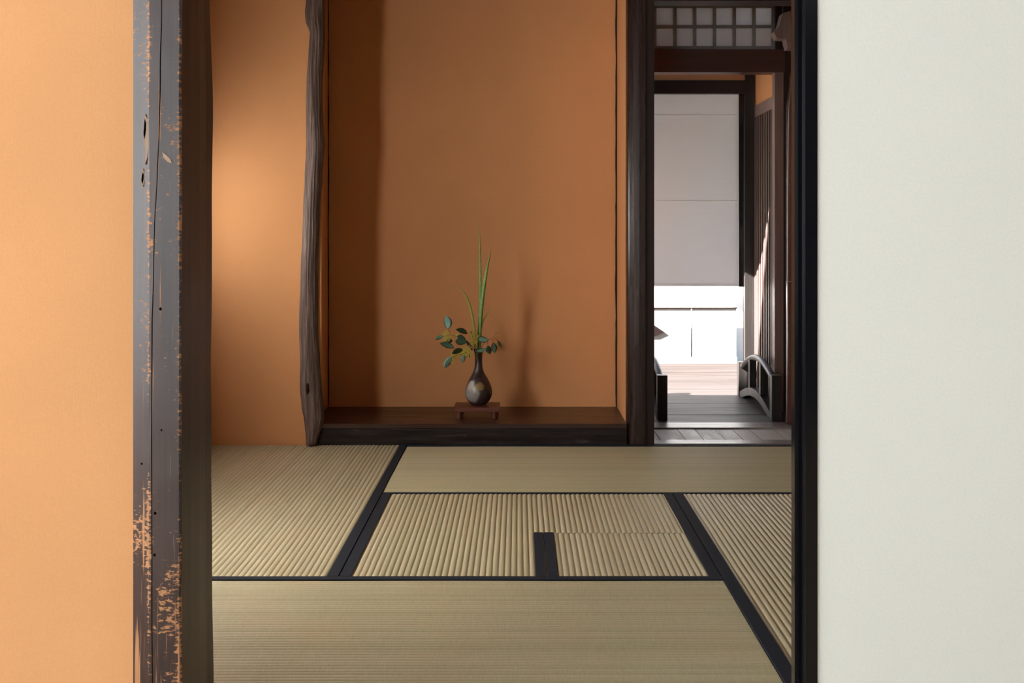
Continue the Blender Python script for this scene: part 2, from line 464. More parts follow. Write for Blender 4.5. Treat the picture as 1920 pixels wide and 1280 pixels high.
shoji_window('window_corner_offscreen', 'small daylit paper window near the corner of the tatami room', 'x', *WB, XL-0.04, 1, M['shoji_corner'], 3, 3)

# front room
struct('wall_divider_left', (-2.6, -0.578, 1.895, 2.02, -0.05, CEIL), M['plaster'], 'ochre plaster wall left of the worn post')
struct('wall_divider_right', (1.42, 1.9, 1.895, 2.02, -0.05, CEIL), M['plaster'], 'plaster wall behind the sliding doors')
struct('wall_divider_top', (-0.60, 1.5, 1.92, 2.0, 1.90, CEIL), M['plaster'], 'plaster strip over the room opening')
struct('trim_2', (-0.53, 1.45, 1.84, 2.06, 1.80, 1.90), M['dark_wood_x'], 'dark grooved lintel over the room opening', None, 0.004)
struct('trim_3', (-0.515, 1.45, 1.84, YN-0.002, -0.05, 0.0), M['dark_wood_x'], 'wooden threshold of the room opening', None, 0.003)
struct('wall_back', (-2.6, 1.9, -2.6, -2.52, -0.05, CEIL), M['white_plaster'], 'white plaster wall behind the front room')  # unseen front room walls, made white to remove orange bounce
struct('fill_blocker_back', (-0.70, 1.88, -2.52, -2.49, 0.0, 2.0), M['dark_wood_z'], 'unseen dark panel added on the back wall to cut fill light', None, 0.004)  # added out of view to cut fill light reaching the alcove
struct('wall_front_room_right', (1.9, 1.98, -2.6, 2.02, -0.05, CEIL), M['white_plaster'], 'white plaster right wall of the front room')
struct('wall_front_room_left', (-2.68, -2.6, -2.6, 2.02, -0.05, CEIL), M['white_plaster'], 'white plaster left wall of the front room')
struct('floor_front_room', (-2.6, 1.9, -2.52, 1.84, -0.052, 0.0), M['straw'], 'rush coloured floor of the front room')
shoji_window('window_front_left_offscreen', 'wide daylit paper window in the left wall of the front room', 'x', -1.3, 1.65, 0.35, 1.85, -2.595, 1, M['shoji_near'], 8, 5)
shoji_window('window_front_back_offscreen', 'daylit paper window in the back wall of the front room', 'y', -2.45, -0.75, 0.35, 1.85, -2.515, 1, M['shoji_near'], 6, 5)

# sliding doors with black lacquered frames
def fusuma(name, x0, x1, y0, y1, label):
    z0, z1 = 0.001, 1.799
    d = empty(name, ((x0+x1)/2, (y0+y1)/2, z0), label, None, None, 'structure')
    fw = 0.0185
    bobj('stile', (x0, x0+fw, y0, y1, z0, z1), M['lacquer'], d, 0.0025, 3)
    bobj('stile', (x1-fw, x1, y0, y1, z0, z1), M['lacquer'], d, 0.0025, 3)
    bobj('rail', (x0+fw, x1-fw, y0, y1, z0, z0+0.025), M['lacquer'], d, 0.002)
    bobj('rail', (x0+fw, x1-fw, y0, y1, z1-0.025, z1), M['lacquer'], d, 0.002)
    bobj('paper_panel', (x0+fw, x1-fw, y0+0.003, y1-0.003, z0+0.025, z1-0.025), M['paper'], d)
fusuma('door_1', 0.4385, 1.40, 1.850, 1.872, 'sliding door of plain off white paper in a black lacquer frame')
fusuma('door_2', 0.430, 1.39, 1.885, 1.907, 'second sliding door tucked behind the off white one')

# ------------------------------------------------------------------ worn post in the front
P0 = empty('timber_post', (-0.55, 1.95, 0.0), 'worn dark post with rubbed orange flecks between plaster wall and opening', 'post')
crack = [(303, -60), (303, 40), (301, 130), (299, 240), (295, 330), (290, 420), (288, 520), (285, 620), (281, 700),
         (278, 800), (276, 900), (274, 1000), (272, 1100), (269, 1200), (267, 1330)]
crack_m = sorted((at(px, py, 1.85).z, at(px, py, 1.85).x) for px, py in crack)
bm = bmesh.new(); rs = []
NZ = 260
for i in range(NZ+1):
    z = i*1.80/NZ
    w1 = noise.noise(Vector((0.3, 1.7, z*2.3)))*0.004 + noise.noise(Vector((4.1, 0.2, z*9)))*0.0012
    w2 = noise.noise(Vector((7.3, 2.7, z*1.8)))*0.010 + noise.noise(Vector((2.0, 5.0, z*6)))*0.003
    j = lambda k: noise.noise(Vector((k*3.1, z*14, k)))*0.0009
    taper = (1.2-z)*0.004
    edge = -0.5645+w1*0.6
    xc = max(lerp_table(crack_m, z)[0]+noise.noise(Vector((9.0, 1.0, z*12)))*0.0006, edge+0.0045)
    cw = 0.0007+0.0006*abs(noise.noise(Vector((3.0, 8.0, z*5))))
    ring = [(-0.5940, 1.8665), (edge, 1.850+j(1)), (xc-cw, 1.8494+j(2)), (xc, 1.8574), (xc+cw, 1.8494+j(2)), (-0.5185+w1*0.3, 1.8495+j(3)),
            (-0.5150+w1*0.3+j(4), 1.8530), (-0.5142+j(5), 1.90), (-0.5155+w2*0.3+taper*0.4, 1.955),
            (-0.5190+w2*0.5+taper*0.6, 2.005), (-0.5190+w2*0.9+taper, 2.045), (-0.530+w2, 2.068), (-0.5925, 2.06)]
    rs.append([Vector((x, y, z)) for x, y in ring])
rings(bm, rs)
sh = obj('shaft', bm, M['worn_post'], P0)
HOLES = ((301, 579, 3.0), (291, 962, 3.2), (290, 1040, 3.0), (263, 871, 2.6), (303, 806, 2.0))
carve(sh, [oval(at(px, py, 1.85), r*1.85/FPX, r*1.2*1.85/FPX, 1.840, 1.864 if px > 280 else 1.874) for px, py, r in HOLES])
M['raw'] = mat_wood('torn raw wood', (0.22, 0.12, 0.07), (0.48, 0.33, 0.22), 'z', (0.7, 0.9))
def sliver(nm, pts, Y, mat):
    """small irregular chip outline (photo pixels) sunk into the post face"""
    bm = bmesh.new(); f = [at(px, py, Y) for px, py in pts]
    rings(bm, [f, [v+Vector((0, 0.012, 0)) for v in f]]); return obj(nm, bm, mat, P0)
t1 = sliver('torn_edge', [(272, 214), (277, 224), (278, 240), (281, 252), (279, 268), (276, 296), (272, 308), (273, 280), (270, 262), (273, 244), (270, 232)], 1.8510, M['raw'])
t2 = sliver('torn_edge', [(268, 316), (271, 324), (271, 336), (268, 350), (265, 342), (265, 326)], 1.8545, M['raw'])
sliver('torn_edge', [(304, 284), (312, 291), (320, 299), (322, 306), (314, 303), (306, 295)], 1.8483, M['raw'])
for t, pts in ((t1, [(271, 222), (274, 230), (274, 244), (271, 262), (269, 250), (270, 238)]), (t2, [(268, 322), (270, 328), (269, 338), (267, 345), (265, 338), (266, 328)])):
    gouge = ([at(px, py, 1.842) for px, py in pts], [at(px, py, 1.870) for px, py in pts])
    carve(sh, [gouge]); carve(t, [gouge])

# ------------------------------------------------------------------ tatami mats
def tatami(label, rects, run, borders, group=None):
    xa = min(r[0] for r in rects); xb = max(r[1] for r in rects); ya = min(r[2] for r in rects); yb = max(r[3] for r in rects)
    t = empty('tatami_mat', ((xa+xb)/2, (ya+yb)/2, -0.05), label, 'mat', group)
    g = 0.0015
    bm = bmesh.new()
    for (x0, x1, y0, y1, *q) in rects: box(bm, x0+g, x1-g, y0+g, y1-g, -0.05, -0.006)
    obj('straw_core', bm, M['straw'], t)
    bm = bmesh.new(); cx, cy = (xa+xb)/2, (ya+yb)/2
    for (x0, x1, y0, y1, *q) in rects:
        gl, gr = q if q else (g, g)
        x0 += gl; x1 -= gr; y0 += g; y1 -= g
        a0, a1, c, l0, l1 = (y0, y1, cy, x0, x1) if run == 'x' else (x0, x1, cx, y0, y1)
        us = []; k = math.floor((a0-c)/RIDGE)
        while k*RIDGE+c < a1:
            for s in (0.0, 0.09, 0.22, 0.38, 0.5, 0.62, 0.78, 0.91):
                u = c+(k+s)*RIDGE
                if a0 < u < a1: us.append((u, s))
            k += 1
        us = [(a0, ((a0-c)/RIDGE) % 1)]+us+[(a1, ((a1-c)/RIDGE) % 1)]
        nl = max(4, int((l1-l0)/0.07)); rows = []
        for (u, s) in us:
            h = -0.0032*(1-math.sin(math.pi*s)**0.6)
            row = []
            for q in range(nl+1):
                l = l0+(l1-l0)*q/nl
                wob = noise.noise(Vector((u*9, l*5, 3)))*0.0009 if 0 < q < nl and a0 < u < a1 else 0
                z = h - 0.001 + noise.noise(Vector((u*3, l*3, 8)))*0.0010
                row.append(bm.verts.new((l, u+wob, z) if run == 'x' else (u+wob, l, z)))
            rows.append(row)
        for a, b in zip(rows, rows[1:]):
            for q in range(nl): bm.faces.new((a[q], a[q+1], b[q+1], b[q]))
        # turned-down ends
        edge = [rows[0], rows[-1][::-1], [r[-1] for r in rows], [r[0] for r in rows][::-1]]
        for e in edge:
            low = [bm.verts.new((v.co.x, v.co.y, -0.007)) for v in e]; e = [bm.verts.new(v.co) for v in e]
            for q in range(len(e)-1): bm.faces.new((e[q], low[q], low[q+1], e[q+1]))
    f = obj('rush_facing', bm, M['tat_'+run], t, smooth=True)
    # keep the ridge phase of the texture on the mesh ridges
    for (x0, x1, y0, y1) in borders:
        bm = bmesh.new(); n = 24; along = (x1-x0) > (y1-y0)
        rs = []
        for q in range(n+1):
            l = (x0+(x1-x0)*q/n) if along else (y0+(y1-y0)*q/n)
            w = noise.noise(Vector((l*4, x0*3, y0*7)))*0.0016
            z = 0.0012+noise.noise(Vector((l*3, y0, x0)))*0.0005
            if along: ring = [(l, y0+g*0.6, -0.004), (l, y0+g*0.6+0.001, z), (l, y1-g*0.6-0.001+w, z), (l, y1-g*0.6+w, -0.004)]
            else: ring = [(x0+g*0.6+w*0.4, l, -0.004), (x0+g*0.6+0.001+w*0.4, l, z), (x1-g*0.6-0.001+w*0.4, l, z), (x1-g*0.6+w*0.4, l, -0.004)]
            rs.append([Vector(p) for p in ring])
        rings(bm, rs); obj('cloth_border', bm, M['cloth'], t)
    return t
H = 0.032
tatami('tatami mat running from the gnarled post toward the front, beside the left wall', [(XL, XS1, Y3, Y1)], 'y',
       [(XS1-H, XS1, Y3, Y1), (XL, XL+H, Y3, Y1)])
tatami('tatami mat lying crosswise along the alcove sill and the corridor threshold', [(XS1, XR, Y2, Y1)], 'x',
       [(XS1, XR, Y1-H, Y1), (XS1, XR, Y2, Y2+H*0.55)])
tatami('half size tatami mat in the middle with a corner cut out for the hearth lid', [(XS1, 0.071, Y3, Y2, 0.0015, 0.0), (0.071, XS2, 3.474, Y2, 0.0, 0.0015)], 'y',
       [(XS1, XS1+H, Y3, Y2), (XS2-H, XS2, 3.474, Y2), (0.071-0.028, 0.071, Y3, 3.474)])
tatami('small square tatami lid over the sunken hearth', [(0.071, XS2, Y3, 3.474)], 'y',
       [(0.071, 0.071+H*0.95, Y3, 3.474), (XS2-H*0.95, XS2, Y3, 3.474)])
tatami('tatami mat running lengthwise beside the black sliding door frame', [(XS2, XR, YN, Y2)], 'y',
       [(XS2, XS2+H*1.1, YN, Y2), (XR-H, XR, YN, Y2)])
tatami('broad tatami mat lying crosswise at the room threshold, next to the hearth lid', [(XL, XS2, YN, Y3)], 'x',
       [(XL, XS2, Y3-H, Y3), (XL, XS2, YN, YN+H)])

# ------------------------------------------------------------------ alcove
AZ = 0.085
al = empty('alcove_platform', (-0.19, YW, 0.0), 'raised dark wooden alcove platform with a rough hewn front sill', 'platform')
bm = bmesh.new()
nx, nz = 180, 12
grid = []
for k in range(nz+1):
    row = []
    for i in range(nx+1):
        x = -0.815+(0.4395+0.815)*i/nx; z = -0.04+0.106*k/nz
        n = noise.noise(Vector((x*5, 1, z*40)))*0.004+noise.noise(Vector((x*22, 6, z*70)))*0.0022
        row.append(bm.verts.new((x, YW-0.004+n, z)))
    grid.append(row)
for a, b in zip(grid, grid[1:]):
    for i in range(nx): bm.faces.new((a[i], a[i+1], b[i+1], b[i]))
back = [[bm.verts.new((v.co.x, YW+0.09, v.co.z)) for v in grid[r]] for r in (0, nz)]
for i in range(nx):
    bm.faces.new((grid[nz][i], grid[nz][i+1], back[1][i+1], back[1][i]))
    bm.faces.new((back[0][i], back[0][i+1], grid[0][i+1], grid[0][i]))
obj('front_sill', bm, M['rough_beam'], al, smooth=True)
bobj('edge_moulding', (-0.805, 0.4395, YW-0.006, YW+0.03, 0.067, AZ), M['alcove_board'], al, 0.005, 3)
bobj('floorboard', (-0.848, 0.439, YW+0.0305, YB-0.001, 0.060, AZ-0.001), M['alcove_board'], al, 0.001)
# dark slender corner strips of the alcove
for nm, x0, x1, lb in (('trim_4', 0.4325, 0.4395, 'thin dark irregular strip in the right alcove corner'), ('trim_5', -0.8485, -0.8445, 'thin dark strip in the left alcove corner')):
    bm = bmesh.new(); rs = []
    for i in range(71):
        z = AZ+i*(1.93+0.3-AZ)/70; w = noise.noise(Vector((x0*9, 2, z*7)))*0.003+noise.noise(Vector((x0, 7, z*30)))*0.0015
        a, b = (x0+w, x1) if x0 > 0 else (x0, x1+w)
        rs.append([Vector((a, YB-0.008, z)), Vector((b, YB-0.008, z)), Vector((b, YB-0.0005, z)), Vector((a, YB-0.0005, z))])
    rings(bm, rs); tag(obj(nm, bm, M['dark_wood_z']), lb, kind='structure')

# gnarled log post
tab = [(-420, 574, 610), (-60, 573, 608), (0, 573, 607), (22, 571, 607), (38, 572, 607), (60, 580, 607), (100, 578, 606), (150, 574.5, 602.5), (200, 573, 603),
       (270, 573, 606), (330, 570, 602), (400, 567, 598), (450, 566, 596), (500, 563, 594), (600, 560, 594.5),
       (680, 562, 598), (730, 562, 602), (765, 565, 606), (785, 569, 606), (800, 571, 602), (815, 572.5, 597), (833, 573.5, 592), (850, 574, 590)]
lp = empty('alcove_post', (-0.836, YW-0.01, 0.0), 'gnarled natural log post with furrowed grey brown grain beside the alcove', 'post')
bm = bmesh.new(); rs = []; NR = 128
pys = [-420+i*(833.5+420)/190 for i in range(191)]
pys = sorted(pys+[716+i*1.1 for i in range(25)], reverse=True)   # finer rows around the knot hole
YP = YW-0.008
KN = at(577, 729, YP-0.038)
for py in pys:
    l, r = lerp_table(tab, py)
    mpx = (YP-0.02)/FPX
    xc = ((l+r)/2-VPX)*mpx; rx = (r-l)/2*mpx; ry = 0.040
    z = max(0.0, EYE-(py-VPY)*mpx)
    ring = []
    for k in range(NR):
        a = 2*math.pi*k/NR
        twist = a+z*0.5
        g = noise.noise(Vector((math.cos(twist)*7, math.sin(twist)*7, z*2.2)))*0.0030
        g += noise.noise(Vector((math.cos(twist)*18, math.sin(twist)*18, z*5)))*0.0022
        lump = noise.noise(Vector((math.cos(a)*1.2, math.sin(a)*1.2+5, z*4)))*0.003
        x = math.cos(a)*(rx+g); y = math.sin(a)*(ry+g+lump)
        kd = ((xc+x-KN.x)/0.0075)**2+((z-KN.z)/0.023)**2
        if math.sin(a) < 0 and kd < 1: y += 0.034*(1-kd)**0.4
        ring.append(Vector((xc+x, YP+y, z)))
    rs.append(ring)
rings(bm, rs); trunk = obj('trunk', bm, M['bark'], lp, smooth=True)

# squared post right of the alcove, waned left edge
rp = empty('corner_post', (0.49, YW+0.02, 0.0), 'squared dark post with a waned shiny edge between alcove and corridor door', 'post')
bm = bmesh.new(); rs = []
for i in range(121):
    z = i*CEIL/120
    w = noise.noise(Vector((1.2, 3.3, z*1.7)))*0.006+noise.noise(Vector((3.2, 1.3, z*7)))*0.0014
    lowz = max(0, 0.55-z)/0.55
    ring = [(0.4405, YW+0.05), (0.4425+w*0.1, YW+0.024), (0.447+w*0.3-0.003*lowz, YW+0.0125), (0.4535+w*0.5-0.006*lowz, YW+0.0065), (0.462+w*0.8-0.010*lowz, YW+0.0005),
            (0.470+w-0.014*lowz, YW-0.0055), (0.480+w*0.6-0.012*lowz, YW-0.009), (0.490, YW-0.010), (0.515, YW-0.010), (0.515, YW+0.11), (0.4405, YW+0.11)]
    rs.append([Vector((x, y, z)) for x, y in ring])
rings(bm, rs)
M['wane_post'] = mat_wood('polished dark post', (0.012, 0.006, 0.006), (0.036, 0.018, 0.014), 'z', (0.22, 0.34), 1, 0.3, spec=0.42)
cps = obj('shaft', bm, M['wane_post'], rp)
carve(cps, [oval(at(px, py, YW), 0.0035, 0.010, YW-0.025, YW+yb) for px, py, yb in ((1181, 205, 0.024), (1177, 371, 0.028), (1216, 451, 0.004))])
struct('trim_6', (0.5155, 0.552, YW+0.0, YW+0.11, 0, 1.80), M['dark_wood_z'], 'dark door jamb beside the squared post', None, 0.003)
struct('trim_7', (0.5155, XR, YW, YW+0.11, 1.80, 1.90), M['dark_wood_x'], 'dark lintel over the corridor door', None, 0.003)
struct('wall_above_door', (0.5155, XR, YW+0.02, YW+0.08, 1.90, CEIL), M['plaster'], 'plaster strip over the corridor door')

# ------------------------------------------------------------------ stand, vase and flowers
st = empty('display_stand', (-0.173, 5.108, AZ), 'small red brown wooden stand under the vase', 'stand')
bobj('top', (-0.268, -0.0775, 5.026, 5.19, 0.116, 0.134), M['stand'], st, 0.003)
for x in (-0.247, -0.099):
    for y in (5.045, 5.17):
        bm = bmesh.new()
        rings(bm, [[Vector((x+math.cos(a*math.pi/8)*r, y+math.sin(a*math.pi/8)*r, z)) for a in range(16)] for z, r in ((AZ, 0.0135), (AZ+0.004, 0.0145), (0.1158, 0.0145))])
        obj('leg', bm, M['stand'], st, smooth=False)
VX, VY, VZ = -0.168, 5.11, 0.134
VS = VY/FPX
prof = [(1048, 60), (1044, 78), (1030, 96), (1010, 112), (985, 128), (955, 141), (925, 147), (895, 147.5), (860, 141), (825, 129), (790, 114), (760, 98), (730, 80), (700, 63), (670, 51), (640, 44),
        (600, 40), (560, 39.5), (520, 41), (490, 44), (468, 49), (450, 55), (440, 57.5), (436, 57), (437, 52), (450, 44), (480, 36), (560, 31), (640, 32)]
bm = bmesh.new(); k = VS/5.82
rings(bm, [[Vector((VX+math.cos(a*math.pi/24)*r*k, VY+math.sin(a*math.pi/24)*r*k, VZ+(1048-y)*k)) for a in range(48)] for y, r in prof])
tag(obj('flower_vase', bm, M['vase'], smooth=True), 'dark bottle shaped stoneware vase with a tan glaze patch and grey glaze with painted reflection', 'vase')
MOUTH = VZ+(1048-436)*k

def zp(x, y, Y): return at(780+x/3.2, 400+y/3.2, Y)
def blade(pts, w, mat, label, fold=0.35, group=None):
    """pts (zoom x, zoom y, depth); w half width profile in metres"""
    P = [zp(*p) for p in pts]
    # smooth resample
    Q = []; n = 26
    for i in range(n+1):
        t = i/n*(len(P)-1); a = int(min(t, len(P)-2)); f = t-a
        p0 = P[max(a-1, 0)]; p1 = P[a]; p2 = P[a+1]; p3 = P[min(a+2, len(P)-1)]
        Q.append(0.5*((2*p1)+(p2-p0)*f+(2*p0-5*p1+4*p2-p3)*f*f+(3*p1-p0-3*p2+p3)*f**3))
    bm = bmesh.new(); rs = []
    for i, q in enumerate(Q):
        t = i/n; d = (Q[min(i+1, n)]-Q[max(i-1, 0)]).normalized()
        s = d.cross(Vector((0.15, 1, 0))).normalized(); nn = s.cross(d).normalized()
        ww = w*(0.72+0.28*math.sin(min(1, t*2)*math.pi/2))*(1-max(0, (t-0.45)/0.55)**1.6)+0.0002
        rs.append([q-s*ww, q+nn*ww*fold, q+s*ww, q+nn*(ww*fold-0.0006-ww*0.08)])
    rings(bm, rs)
    return tag(obj('grass_blade', bm, mat, smooth=True), label, 'grass blade', group)
blade([(384, 930, 5.112), (380, 780, 5.11), (384, 620, 5.112), (386, 480, 5.115), (384, 250, 5.12), (381, 42, 5.12)], 0.0068, M['grass'], 'tallest upright green grass blade in the vase')
blade([(378, 930, 5.106), (380, 760, 5.10), (388, 600, 5.095), (403, 470, 5.09), (426, 330, 5.085), (453, 212, 5.08)], 0.0092, M['grass'], 'broad green grass blade leaning right in the vase')
blade([(370, 920, 5.10), (355, 750, 5.085), (344, 655, 5.07), (322, 550, 5.055), (292, 480, 5.04), (247, 424, 5.03)], 0.0048, M['grass_yel'], 'yellow green grass blade arching left from the vase', 0.3)
blade([(388, 900, 5.115), (386, 740, 5.12), (398, 662, 5.12), (420, 612, 5.12), (445, 585, 5.12), (473, 566, 5.12)], 0.0026, M['grass_yel'], 'short thin grass blade curving right from the vase', 0.3)

def leaf(base, tip, w, Yb, Yt, mat, parent, tilt=0.0):
    a = zp(*base, Yb); b = zp(*tip, Yt); d = b-a; L = d.length; d.normalize()
    s = d.cross(Vector((0, 1, 0))).normalized(); nn = s.cross(d).normalized()
    s2 = s*math.cos(tilt)+nn*math.sin(tilt); n2 = s2.cross(d).normalized()
    hw = w/3.2/2*5.1/FPX
    bm = bmesh.new(); rs = []; n = 10
    for i in range(n+1):
        t = i/n; ww = hw*math.sin(math.pi*min(0.995, max(0.012, t))**0.85)**0.75; c = a+d*(L*t)+n2*(math.sin(t*math.pi)*L*0.08)
        e = n2*ww*0.22
        rs.append([c-s2*ww+e, c-s2*ww*0.5+e*0.3, c, c+s2*ww*0.5+e*0.3, c+s2*ww+e, c+s2*ww*0.5+e*0.3+n2*0.0006, c+n2*0.0008, c-s2*ww*0.5+e*0.3+n2*0.0006])
    rings(bm, rs); return obj('leaf', bm, mat, parent, smooth=True)
def buds(center, spread, count, Y, mat, parent):
    bm = bmesh.new(); c = zp(*center, Y); sp = [q/3.2*5.1/FPX for q in spread]
    base = c+Vector((sp[0]*0.4, 0, -sp[1]*0.5))
    for i in range(count):
        while True:
            u = Vector([random.uniform(-1, 1) for _ in range(3)])
            if u.length < 1: break
        p = c+Vector((u.x*sp[0], u.y*sp[0]*0.8, u.z*sp[1]))
        bmesh.ops.create_icosphere(bm, subdivisions=1, radius=random.uniform(0.0016, 0.0028), matrix=__import__('mathutils').Matrix.Translation(p))
        if i % 3 == 0: tube(bm, [base+(p-base)*0.25, p], 0.0004, 3)
    return tag(obj('bud_cluster', bm, mat, parent), kind='stuff')
def twig(pts, parent, r=0.0013):
    bm = bmesh.new(); tube(bm, [zp(*p) for p in pts], [r*(1-0.5*i/len(pts)) for i in range(len(pts))], 6)
    return obj('twig', bm, M['twig'], parent, smooth=True)
LP, LM, LD = M['leaf_pale'], M['leaf_mid'], M['leaf_dark']
el = empty('eucalyptus_sprig', zp(365, 830, 5.09), 'eucalyptus sprig with round grey green leaves and yellow buds spreading left from the vase', 'sprig')
for pts in ([(376, 900, 5.11), (352, 812, 5.08), (318, 780, 5.06), (285, 755, 5.05), (235, 735, 5.045), (200, 725, 5.04)],
            [(352, 812, 5.08), (310, 815, 5.05), (265, 822, 5.04), (232, 815, 5.04), (215, 795, 5.04)],
            [(340, 815, 5.07), (300, 835, 5.04), (250, 850, 5.03), (212, 865, 5.03)],
            [(370, 880, 5.11), (352, 800, 5.09), (340, 740, 5.08), (328, 705, 5.08)],
            [(210, 728, 5.04), (200, 705, 5.04), (191, 688, 5.04)], [(200, 728, 5.04), (175, 735, 5.04), (158, 740, 5.04)]): twig(pts, el)
for base, tip, w, Yb, Yt, mt, tl in (((192, 693), (180, 611), 54, 5.04, 5.035, LP, 0.35), ((165, 736), (116, 757), 27, 5.04, 5.03, LP, 0.5), ((227, 806), (142, 778), 38, 5.04, 5.02, LM, 0.3),
        ((306, 722), (240, 694), 38, 5.05, 5.03, LD, 0.5), ((304, 772), (236, 765), 52, 5.05, 5.02, LM, 0.2), ((296, 750), (248, 738), 44, 5.06, 5.04, LM, -0.5), ((282, 818), (216, 840), 36, 5.035, 5.01, LD, 0.4),
        ((214, 862), (170, 927), 42, 5.03, 5.01, LP, 0.3), ((288, 848), (278, 897), 27, 5.03, 5.02, LP, 0.2), ((216, 758), (180, 775), 34, 5.06, 5.07, LD, 0.3), ((324, 835), (323, 866), 18, 5.06, 5.05, LM, 0.2),
        ((302, 762), (338, 822), 18, 5.06, 5.07, LD, 0.2), ((355, 828), (420, 812), 28, 5.08, 5.06, LM, 0.4)): leaf(base, tip, w, Yb, Yt, mt, el, tl)
for c, s, n, Y in (((188, 735), (34, 34), 120, 5.045), ((345, 750), (32, 52), 150, 5.085), ((305, 830), (36, 40), 150, 5.045), ((217, 862), (24, 40), 100, 5.04), ((252, 735), (18, 16), 30, 5.06), ((262, 850), (26, 20), 50, 5.04)):
    buds(c, s, n, Y, M['bud'], el)
er = empty('eucalyptus_sprig', zp(378, 830, 5.1), 'small eucalyptus sprig with dark drooping leaves on the right of the vase', 'sprig')
for pts in ([(382, 900, 5.11), (390, 810, 5.10), (410, 775, 5.09), (440, 755, 5.08), (475, 750, 5.075), (495, 765, 5.07)], [(430, 762, 5.085), (432, 795, 5.08)], [(458, 752, 5.08), (462, 778, 5.08)],
            [(378, 880, 5.11), (376, 800, 5.10), (370, 752, 5.09)]): twig(pts, er)
for base, tip, w, Yb, Yt, mt, tl in (((366, 748), (432, 760), 38, 5.09, 5.06, LM, 0.3), ((431, 793), (445, 844), 36, 5.08, 5.07, LD, 0.3), ((462, 775), (472, 838), 34, 5.08, 5.07, LD, -0.2), ((492, 763), (516, 805), 19, 5.07, 5.07, LD, 0.5)):
    leaf(base, tip, w, Yb, Yt, mt, er, tl)
buds((480, 737), (20, 28), 26, 5.075, M['bud_or'], er)

# ------------------------------------------------------------------ corridor beyond the door
def plank_floor(name, label, edges, lo, hi, z0, z1, along, mat, gap=0.003):
    """planks between successive edges; along 'x' = planks run in x"""
    f = empty(name, ((lo+hi)/2, (edges[0]+edges[-1])/2, z0) if along == 'x' else ((edges[0]+edges[-1])/2, (lo+hi)/2, z0), label, None, None, 'structure')
    for i, (a, b) in enumerate(zip(edges, edges[1:])):
        dz = random.uniform(-0.0008, 0.0008)
        bb = (lo, hi, a+gap/2, b-gap/2, z0, z1+dz) if along == 'x' else (a+gap/2, b-gap/2, lo, hi, z0, z1+dz)
        bobj('plank', bb, mat[i] if isinstance(mat, list) else mat, f, 0.0015)
    return f
struct('trim_8', (0.552, XR, YW, 5.005, -0.06, 0.004), M['sill'], 'worn wooden threshold of the corridor door', None, 0.004)
xs = [0.515]
while xs[-1] < 1.5: xs.append(xs[-1]+random.choice((0.075, 0.09, 0.105)))
plank_floor('floor_corridor', 'silver grey floorboards just behind the corridor threshold', xs, 5.008, 5.305, -0.04, 0.0, 'y', M['silver'], 0.0025)
struct('trim_9', (0.50, 1.6, 5.308, 5.45, -0.04, 0.006), M['sill'], 'worn sill where the bridge begins', None, 0.003)
ed = [5.453, 5.716, 5.91, 6.09, 6.227, 6.40, 6.54, 6.66, 6.78]
plank_floor('floor_bridge', 'dark worn crosswise planks of the bridge corridor', ed, 0.50, 1.60, -0.04, 0.0, 'x', M['deck'], 0.004)
ed = [6.783, 6.95, 7.13, 7.30, 7.47, 7.62, 7.78, 7.94]
plank_floor('floor_veranda', 'sunlit weathered planks beyond the bridge', ed, -0.4, 1.9, -0.04, 0.0, 'x', M['deck'], 0.004)
struct('floor_garden', (-9, 4, 5.5, 12, -0.25, -0.12), M['soil'], 'pale gravel ground of the garden')

# walls and roof of the corridor
struct('wall_corridor_left', (0.5, 0.5135, YB+0.08, 5.66, -0.04, 2.2), M['plaster'], 'plaster wall beside the corridor')
struct('wall_corridor_end', (1.2685, 1.62, 5.80, 5.86, -0.04, 2.2), M['dark_wood_z'], 'dark boards closing the corridor right of the jamb')
struct('wall_corridor_right', (1.55, 1.62, YW+0.1, 5.86, -0.05, 2.2), M['plaster'], 'plaster wall right of the corridor')
struct('ceiling_corridor', (0.45, 1.70, YW+0.08, 5.87, 2.2, 2.26), M['ceil'], 'dark roof boards over the corridor')
struct('ceiling_bridge', (0.45, 1.40, 5.82, 6.55, 2.45, 2.5), M['ceil'], 'dark roof boards raised over the bridge')

# unseen, made up: slant-cut wall and sleeve fence that shape the sun patch
bm = bmesh.new()
prism(bm, [(5.66, 1.79), (5.70, 1.725), (5.91, 1.44), (6.03, 1.29), (6.21, 1.19), (6.24, 1.16), (6.24, 0.57), (6.48, 0.57), (6.48, 2.45), (5.66, 2.45)], 'x', 0.47, 0.5)
tag(obj('sun_mask_upper', bm, M['white_plaster']), 'unseen made up side panel, slant cut to shape the sun patch', kind='structure')
sf = empty('sun_mask_fence', (0.485, 5.9, -0.04), 'unseen made up sleeve fence, slanted to shape the sun patch', 'fence')
top = [(5.665, 1.64), (5.70, 1.55), (5.89, 1.13), (6.03, 0.84), (6.12, 0.52), (6.19, 0.10)]
y = 5.667
while y < 6.17:
    zt = lerp_table([(a, b) for a, b in top], y+0.014)[0]
    bobj('mask_reed', (0.472, 0.498, y, y+0.0285, -0.04, zt+random.uniform(-0.02, 0.02)), M['slat'], sf, 0.004); y += 0.029

